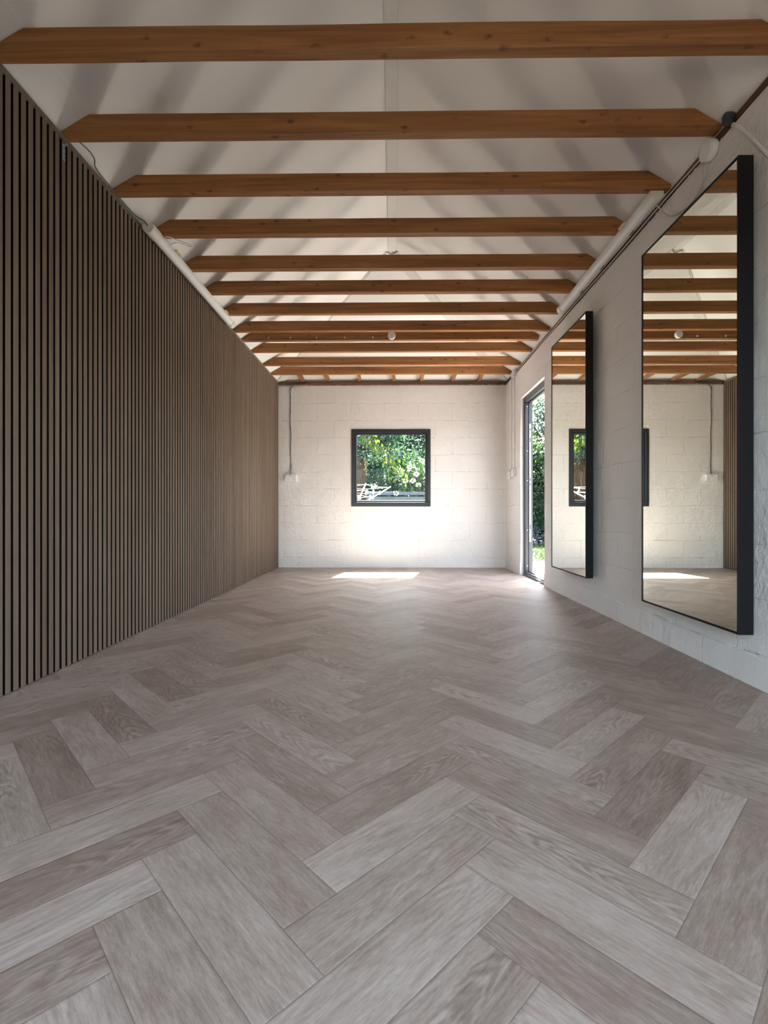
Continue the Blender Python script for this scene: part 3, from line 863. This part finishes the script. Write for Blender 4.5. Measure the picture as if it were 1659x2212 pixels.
# round junction box below the second beam
root = empty('junction_box', (XR, 2.285, 2.388), 'round white junction box high on the right wall under the second beam', 'junction box')
def disc_x(x0, x1, y, z, r, n=32):
    pts = [(y + r * math.cos(2 * math.pi * k / n), z + r * math.sin(2 * math.pi * k / n)) for k in range(n)]
    return MB().prism(pts, 'x', x0, x1, True)
disc_x(XR - .032, XR - .004, 2.285, 2.386, .045).build('back_box', M['plastic'], root, bevel=.003)
disc_x(XR - .040, XR - .0325, 2.285, 2.386, .047).build('lid', M['plastic'], root, bevel=.003)
jbl = bpy.data.objects['lid']
for dy in (-.026, .026):
    disc_x(XR - .0412, XR - .0395, 2.285 + dy, 2.386, .0035, 10).build('screw', M['cap'], jbl)
cable([(XR - .018, 2.30, 2.342), (XR - .010, 2.335, 2.29), (XR - .007, 2.42, 2.245), (XR - .007, 2.54, 2.255), (XR - .010, 2.64, 2.30), (1.449, 2.70, 2.385), (1.440, 2.715, 2.395)],
      .0034, M['cable_paint'], 'thin pale cable sagging on the wall between junction box and tube light')
m = MB()
m.tube([(XR - .03, 2.165, 2.452), (XR - .02, 2.15, 2.435), (XR - .012, 2.13, 2.42)], [.010, .014, .012], 10)
m.box(XR - .040, XR - .008, 2.135, 2.170, 2.405, 2.445)
tag(m.build('cable_end', M['lead'], bevel=.004), 'dark grey taped cable end beside the second beam at the right wall', 'cable')
cable([(XR - .004, 2.15, 2.398), (XR + .001, 2.10, 2.34), (XR + .003, 2.02, 2.22), (XR + .004, 1.93, 2.085), (XR + .004, 1.80, 1.90)],
      .0095, M['wall_side'], 'thick painted over cable running diagonally down the right wall behind the mirror')
# painted cables along the plate
cable([(XR - .008, 2.32, 2.405), (XR - .007, 2.75, 2.410), (XR - .007, 3.3, 2.405), (XR - .007, 3.9, 2.412), (XR - .008, 4.6, 2.406), (XR - .008, 5.2, 2.413), (XR - .008, 5.88, 2.405)],
      .0042, M['cable_paint'], 'long paint flecked cable along the timber at the top of the right wall', 8)

# round box on the ninth beam with its cable
yb9 = rear[8] - .051 - .002
root = empty('ceiling_alarm', (-.014, yb9, 2.474), 'small round white box fixed to the face of a tie beam', 'alarm')
def disc_y(y0, y1, x, z, r, n=36):
    pts = [(x + r * math.cos(2 * math.pi * k / n), z + r * math.sin(2 * math.pi * k / n)) for k in range(n)]
    return MB().prism(pts, 'y', y0, y1, True)
disc_y(yb9 - .022, yb9, -.014, 2.474, .038).build('body', M['plastic'], root, bevel=.003)
disc_y(yb9 - .028, yb9 - .0225, -.014, 2.474, .033).build('cover', M['plastic'], root, bevel=.002)
acv = bpy.data.objects['cover']
disc_y(yb9 - .0288, yb9 - .0275, -.014, 2.480, .0025, 10).build('indicator', M['hole'], acv)
c = cable([(-.052, yb9 - .006, 2.466), (-.11, yb9 - .004, 2.456), (-.20, yb9 - .004, 2.457), (-.45, yb9 - .004, 2.460), (-.75, yb9 - .004, 2.458), (-1.05, yb9 - .004, 2.462), (-1.25, yb9 - .004, 2.464), (-1.36, yb9 - .004, 2.455), (-1.44, yb9 - .004, 2.442)],
          .0028, M['cable_grey'], 'grey cable clipped along the beam from the round white box to the left')
for x in (-.20, -.48, -.76, -1.02, -1.24):
    MB().box(x - .004, x + .004, yb9 - .009, yb9 - .001, 2.452, 2.468).build('clip', M['plastic'], c, bevel=.001)

# ------------------------------------------------------------------ outdoors
rng = np.random.default_rng(5)
def leaf_mesh(name, pos, nrm, size, mat, parent=None, aspect=.5, droop=.0, loc=None):
    """pos (n,3), nrm = growth direction (n,3), size (n,) -> pointed, folded leaves"""
    n = len(pos)
    d = nrm / np.linalg.norm(nrm, axis=1, keepdims=True)
    r = rng.normal(size=(n, 3)); s = np.cross(d, r); s /= np.linalg.norm(s, axis=1, keepdims=True)
    u = np.cross(s, d)
    L = size[:, None]; Wd = L * aspect * .5
    p0 = pos; p1 = pos + d * L * .45 + s * Wd + u * L * .08; p2 = pos + d * L * .45 - s * Wd + u * L * .08
    pm = pos + d * L * .5 ; p3 = pos + d * L - u * L * .12
    p3[:, 2] -= droop * size
    V = np.stack([p0, p1, pm, p2, p3], 1).reshape(-1, 3)
    F = (np.arange(n)[:, None] * 5 + np.array([0, 1, 4, 2, 0, 2, 4, 3])).reshape(-1)
    if parent is not None: V = V - np.array(parent.location)
    me = bpy.data.meshes.new(name)
    me.vertices.add(len(V)); me.vertices.foreach_set('co', V.reshape(-1).astype(np.float32))
    nf = n * 2
    me.loops.add(nf * 4); me.loops.foreach_set('vertex_index', F.astype(np.int32))
    me.polygons.add(nf); me.polygons.foreach_set('loop_start', np.arange(nf, dtype=np.int32) * 4)
    me.polygons.foreach_set('loop_total', np.full(nf, 4, dtype=np.int32))
    me.update(calc_edges=True); me.validate()
    me.materials.append(mat)
    o = bpy.data.objects.new(name, me); COL.objects.link(o)
    if parent is not None: o.parent = parent
    return o

def bush(name, base, c, rad, n, size, mat, label, cat, clumps=40, droop=.3, aspect=.5, stems=5, group=None, fill=.35, core=0):
    """leaf clumps spread through an ellipsoid on branching stems"""
    root = empty(name, base, label, cat, group)
    c = np.array(c); rad = np.array(rad)
    v = rng.normal(size=(clumps, 3)); v /= np.linalg.norm(v, axis=1, keepdims=True)
    cc = c + v * rad * (fill + (1 - fill) * rng.random((clumps, 1)) ** .6)
    cc[:, 2] = np.maximum(cc[:, 2], base[2] + .08)
    cs = (rad.mean() * .34) * (.6 + .8 * rng.random(clumps))
    k = rng.integers(0, clumps, n)
    w = rng.normal(size=(n, 3)); w /= np.linalg.norm(w, axis=1, keepdims=True)
    pos = cc[k] + w * (cs[k] * (rng.random(n) ** .4))[:, None]
    d = w * .8 + np.array([0, 0, -droop]) + rng.normal(size=(n, 3)) * .35
    pos[:, 2] = np.maximum(pos[:, 2], base[2] + .02)
    leaf_mesh('foliage', pos, d, size * (.65 + .7 * rng.random(n)), mat, root, aspect)
    m = MB()
    hub = Vector((base[0], base[1], base[2] + max(.1, (c[2] - rad[2] - base[2]) * .8)))
    m.tube([base, hub], [.02 + rad.mean() * .04, .015 + rad.mean() * .03], 8)
    for q in range(stems * 3):
        e = Vector(cc[rng.integers(0, clumps)])
        mid = hub.lerp(e, .5) + Vector((0, 0, .08 * rad[2]))
        m.tube(catmull([hub, mid, e], 4), [.012 + rad.mean() * .02 * (1 - t / 9) for t in range(9)], 6)
    m.build('stems', M['bark'], root)
    if core:  # added solid dark core, hides sky gaps between the leaves
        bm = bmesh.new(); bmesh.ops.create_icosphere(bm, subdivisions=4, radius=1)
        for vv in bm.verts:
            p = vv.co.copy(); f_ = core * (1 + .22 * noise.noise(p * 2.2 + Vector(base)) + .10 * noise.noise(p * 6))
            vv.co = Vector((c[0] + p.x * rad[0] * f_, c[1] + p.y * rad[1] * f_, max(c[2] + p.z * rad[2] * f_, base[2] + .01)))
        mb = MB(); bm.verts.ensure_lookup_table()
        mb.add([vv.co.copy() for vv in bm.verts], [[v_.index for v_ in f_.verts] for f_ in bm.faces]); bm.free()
        mb.build('gap_fill_core', M['inner'], root)
    return root

Lm = leaf_mat
G_dark = Lm('dark_laurel_leaf', [(0, (.012, .040, .018)), (.5, (.025, .075, .030)), (1, (.05, .13, .045))], .30, .35)
G_mid = Lm('mid_green_leaf', [(0, (.020, .060, .020)), (.5, (.045, .120, .035)), (1, (.09, .20, .05))], .40, .35)
G_lime = Lm('lime_green_leaf', [(0, (.06, .15, .018)), (.6, (.14, .27, .02)), (1, (.30, .34, .03))], .55, .4)
G_blue = Lm('blue_green_needle', [(0, (.06, .10, .13)), (.5, (.11, .18, .23)), (1, (.20, .30, .37))], .20, .5)
G_teal = Lm('cool_green_leaf', [(0, (.02, .06, .045)), (.5, (.045, .12, .085)), (1, (.10, .21, .14))], .35, .35)
G_white = Lm('white_blossom', [(0, (.65, .66, .60)), (1, (.85, .85, .80))], .35, .6)

# ground pieces
tag(MB().box(-14, 1.62, YB + T + .001, 30, -.14, -.03).build('ground', M['soil']), kind='structure')
tag(MB().box(XR + T + .001, 7.2, 2.5, 7.35, -.14, -.02).build('patio', M['patio']), kind='structure')
tag(MB().box(-8, XR + T, -12, YR - T - .001, -.14, -.02).build('rear_paving', M['paving']), kind='structure')
tag(MB().box(1.621, 7.2, 7.351, 11.6, -.14, -.025).build('lawn', M['lawn']), kind='structure')
tag(MB().box(1.621, 14, 11.601, 30, -.14, -.03).build('flower_bed', M['soil']), kind='structure')
n = 9000
gp = np.stack([1.9 + 2.6 * rng.random(n), 7.36 + 4.2 * rng.random(n), np.full(n, -.024)], 1)
gd = rng.normal(size=(n, 3)) * .35 + np.array([0, 0, 1.0])
G_grass = Lm('grass_blade', [(0, (.04, .08, .02)), (.5, (.06, .11, .03)), (1, (.09, .15, .045))], .3)
o = leaf_mesh('grass', gp, gd, .035 + .03 * rng.random(n), G_grass, None, .14)
tag(o, 'short green grass of the lawn seen through the doorway', 'grass', kind='stuff')

# seen through the window (and in the mirrors)
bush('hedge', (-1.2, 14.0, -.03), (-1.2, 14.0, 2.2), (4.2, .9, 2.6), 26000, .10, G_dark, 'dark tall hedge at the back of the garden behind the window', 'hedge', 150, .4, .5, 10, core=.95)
bush('hedge', (-7.6, 12.5, -.03), (-7.6, 12.5, 2.0), (2.2, 1.0, 2.3), 8000, .12, G_mid, 'green garden hedge seen only in the mirror nearest the camera', 'hedge', 90, .4, .5, 8, core=.8)
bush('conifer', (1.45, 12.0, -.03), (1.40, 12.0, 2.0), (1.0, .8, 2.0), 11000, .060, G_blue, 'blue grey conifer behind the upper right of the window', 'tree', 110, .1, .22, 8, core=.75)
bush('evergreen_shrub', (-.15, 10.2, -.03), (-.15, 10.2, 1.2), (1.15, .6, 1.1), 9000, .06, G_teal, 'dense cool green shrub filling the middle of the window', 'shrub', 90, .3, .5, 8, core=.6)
bush('evergreen_shrub', (-2.3, 10.0, -.03), (-2.3, 10.0, 1.3), (1.1, .7, 1.25), 7000, .08, G_mid, 'leafy green shrub left of the palm stump, seen in the mirrors', 'shrub', 80, .4, .5, 8, core=.7)
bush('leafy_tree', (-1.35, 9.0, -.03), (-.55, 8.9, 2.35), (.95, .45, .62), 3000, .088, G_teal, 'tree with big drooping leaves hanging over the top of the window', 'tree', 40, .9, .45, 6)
# sunlit bough
root = empty('overhanging_branch', (-.50, 8.35, 2.25), 'sunlit bough of yellow green leaves drooping across the window', 'branch')
pth = catmull([(-.62, 8.5, 2.55), (-.50, 8.4, 2.12), (-.33, 8.32, 1.92), (-.13, 8.28, 1.72), (.02, 8.25, 1.50), (.13, 8.22, 1.28)], 5)
MB().tube(pth, [.012 * (1 - .6 * i / len(pth)) for i in range(len(pth))], 6).build('stem', M['bark'], root)
ps, ds = [], []
for i in range(230):
    t_ = random.random(); p = pth[int(t_ * (len(pth) - 1))]
    ps.append((p[0] + random.gauss(0, .075), p[1] + random.gauss(0, .05), p[2] + random.gauss(.01, .055)))
    ds.append((random.gauss(.15, .5), random.gauss(-.1, .5), -1))
leaf_mesh('foliage', np.array(ps), np.array(ds), .055 + .05 * rng.random(len(ps)), G_lime, root, .48)
# white flowering shrub
root = bush('flowering_shrub', (.62, 9.2, -.03), (.60, 9.2, 1.05), (.48, .35, .78), 2600, .075, G_mid, 'shrub with white blossom at the lower right of the window', 'shrub', 34, .3, .5, 6)
ps, ds = [], []
for c_ in ((.30, 8.85, 1.55), (.42, 8.82, 1.42), (.52, 8.84, 1.66), (.22, 8.86, 1.30), (.46, 8.83, 1.22), (.60, 8.85, 1.50), (.12, 8.9, 1.50), (.36, 8.84, 1.30), (.05, 8.9, 1.08)):
    for q in range(60):
        v = Vector((random.gauss(0, 1), random.gauss(0, 1), random.gauss(0, 1))).normalized()
        ps.append((c_[0] + v.x * .032, c_[1] + v.y * .03, c_[2] + v.z * .028)); ds.append(tuple(v))
leaf_mesh('blossom', np.array(ps), np.array(ds), .018 + .014 * rng.random(len(ps)), G_white, root, .8)
# shaggy palm stump
root = empty('palm_stump', (-.72, 9.4, -.03), 'shaggy brown palm trunk at the left side of the window', 'tree trunk')
pts = [(-.72 + .02 * math.sin(i), 9.4, -.03 + i * .24) for i in range(9)]
MB().tube(pts, [.15, .15, .145, .145, .15, .155, .16, .15, .10], 14).build('trunk', M['shag'], root)
n = 2200
th = rng.random(n) * 2 * np.pi; zz = .3 + 1.6 * rng.random(n)
pp = np.stack([-.72 + .15 * np.cos(th), 9.4 + .15 * np.sin(th), zz], 1)
dd = np.stack([np.cos(th) * .35, np.sin(th) * .35, np.full(n, -1.0)], 1) + rng.normal(size=(n, 3)) * .2
leaf_mesh('fibre', pp, dd, .08 + .08 * rng.random(n), M['shag'], root, .10)
# weathered slatted bench
root = empty('garden_bench', (.12, 9.0, -.03), 'weathered grey slatted bench behind the bottom of the window', 'bench')
for x in (-.45, .70):
    MB().box(x - .03, x + .03, 8.96, 9.02, -.03, 1.10).build('leg', M['bench'], root, bevel=.004)
    MB().box(x - .03, x + .03, 8.52, 8.58, -.03, .62).build('leg', M['bench'], root, bevel=.004)
m = MB()
for z in (.78, .87, .96, 1.05): m.box(-.48, .73, 8.93, 8.955, z, z + .06)
m.build('backrest', M['bench'], root, bevel=.004)
m = MB()
for y in (8.52, 8.62, 8.72, 8.82): m.box(-.48, .73, y, y + .075, .46, .485)
m.build('seat', M['bench'], root, bevel=.004)
# rotary clothes airer
ax, ay = -.62, 7.95
root = empty('rotary_airer', (ax, ay, -.03), 'white rotary clothes airer with lines and pegs at the lower left of the window', 'clothes airer')
MB().tube([(ax, ay, -.03), (ax, ay, 1.05)], .018, 10).build('pole', M['airer'], root)
tips = []
for q in range(4):
    a = R(20 + 90 * q); e = Vector((ax + .62 * math.cos(a), ay + .62 * math.sin(a), 1.16)); tips.append(e)
    MB().tube([(ax, ay, .80), e], .010, 8).build('arm', M['airer'], root)
m = MB()
for fct in (.35, .55, .75, .97):
    for q in range(4):
        hub = Vector((ax, ay, .80)); a = hub.lerp(tips[q], fct); b = hub.lerp(tips[(q + 1) % 4], fct)
        mid = (a + b) / 2 - Vector((0, 0, .02))
        m.tube([a, mid, b], .0035, 5)
m.build('line', M['airer'], root)
m = MB()
for q in range(30):
    fct = random.choice((.55, .75, .97)); s = random.randrange(4); t_ = random.uniform(.1, .9)
    hub = Vector((ax, ay, .80)); a = hub.lerp(tips[s], fct); b = hub.lerp(tips[(s + 1) % 4], fct); p = a.lerp(b, t_)
    MB().box(p.x - .009, p.x + .009, p.y - .006, p.y + .006, p.z - .05, p.z + .015).build('peg', M['airer'], root, bevel=.002)

# seen through the doorway
bush('laurel_hedge', (3.75, 12.2, -.03), (3.75, 12.3, 1.75), (.95, .6, .95), 6500, .10, G_mid, 'sunlit leafy hedge in the middle of the doorway view', 'hedge', 90, .4, .5, 8, core=.6)
bush('laurel_hedge', (3.80, 12.3, -.03), (3.70, 12.2, .75), (1.1, .55, .75), 4500, .09, G_dark, 'dark shady hedge bottom just above the lawn in the doorway', 'hedge', 60, .4, .5, 8, core=.8)  # base of the same hedge, its shade put into darker leaf colour
bush('garden_tree', (4.55, 13.6, -.03), (4.45, 13.8, 3.2), (1.2, .8, .95), 3600, .10, G_teal, 'loose leafed tree against the bright sky at the top of the doorway', 'tree', 46, .4, .45, 8)
bush('low_plant', (3.48, 11.75, -.03), (3.48, 11.75, .22), (.30, .2, .24), 900, .05, G_blue, 'low grey blue plant at the edge of the lawn in the doorway', 'plant', 16, .1, .5, 4)

# ------------------------------------------------------------------ light
w = bpy.data.worlds.new('World'); SC.world = w; w.use_nodes = True
wn = w.node_tree.nodes; wl = w.node_tree.links
bg = wn['Background']
sky = wn.new('ShaderNodeTexSky'); sky.sky_type = 'NISHITA'
sky.sun_disc = False; sky.sun_elevation = R(57); sky.sun_rotation = R(10)
sky.air_density = 1.0; sky.dust_density = 2.0; sky.ozone_density = 1.0
hs = wn.new('ShaderNodeHueSaturation'); hs.inputs['Saturation'].default_value = .5
wl.new(sky.outputs[0], hs.inputs['Color']); wl.new(hs.outputs[0], bg.inputs[0]); bg.inputs[1].default_value = .74
sun = bpy.data.lights.new('sun', 'SUN'); sun.energy = 60.0; sun.angle = R(.55); sun.color = (1, .98, .955)
so = bpy.data.objects.new('sun', sun); COL.objects.link(so)
so.rotation_euler = Vector((-.12, -.63, -1)).to_track_quat('-Z', 'Y').to_euler()
so.location = (2, 12, 12)
def portal(loc, rot, sx, sy):
    l = bpy.data.lights.new('daylight_portal', 'AREA'); l.shape = 'RECTANGLE'; l.size = sx; l.size_y = sy
    l.cycles.is_portal = True
    o = bpy.data.objects.new('daylight_portal', l); COL.objects.link(o); o.location = loc; o.rotation_euler = rot
portal((-.03, YB + .1, 1.31), (R(-90), 0, 0), 1.0, 1.0)
portal((XR + T + .03, 5.27, 1.02), (0, R(90), 0), 2.05, .9)
portal((-.02, YR - T - .02, 1.08), (R(90), 0, 0), 2.72, 2.15)

# ------------------------------------------------------------------ camera
cam = bpy.data.cameras.new('camera')
F_PX = 1060.0
cam.sensor_fit = 'HORIZONTAL'; cam.sensor_width = 36; cam.lens = 36 * F_PX / 1659
cam.shift_x = -6.5 / 1659; cam.shift_y = 4 / 1659
cam.clip_start = .02
co = bpy.data.objects.new('camera', cam); COL.objects.link(co)
co.location = (0, 0, .707); co.rotation_euler = (R(90), 0, R(.7))
SC.camera = co

SC.view_settings.view_transform = 'Standard'
SC.view_settings.look = 'None'
SC.view_settings.gamma = 1
SC.view_settings.use_curve_mapping = False
SC.view_settings.exposure = 1.85
try:
    SC.cycles.use_denoising = True
    SC.cycles.use_adaptive_sampling = True; SC.cycles.adaptive_threshold = .02; SC.cycles.max_bounces = 8; SC.cycles.diffuse_bounces = 5; SC.cycles.glossy_bounces = 4; SC.cycles.transparent_max_bounces = 12
    SC.cycles.sample_clamp_indirect = 8
    SC.cycles.caustics_reflective = False; SC.cycles.caustics_refractive = False
except Exception:
    pass
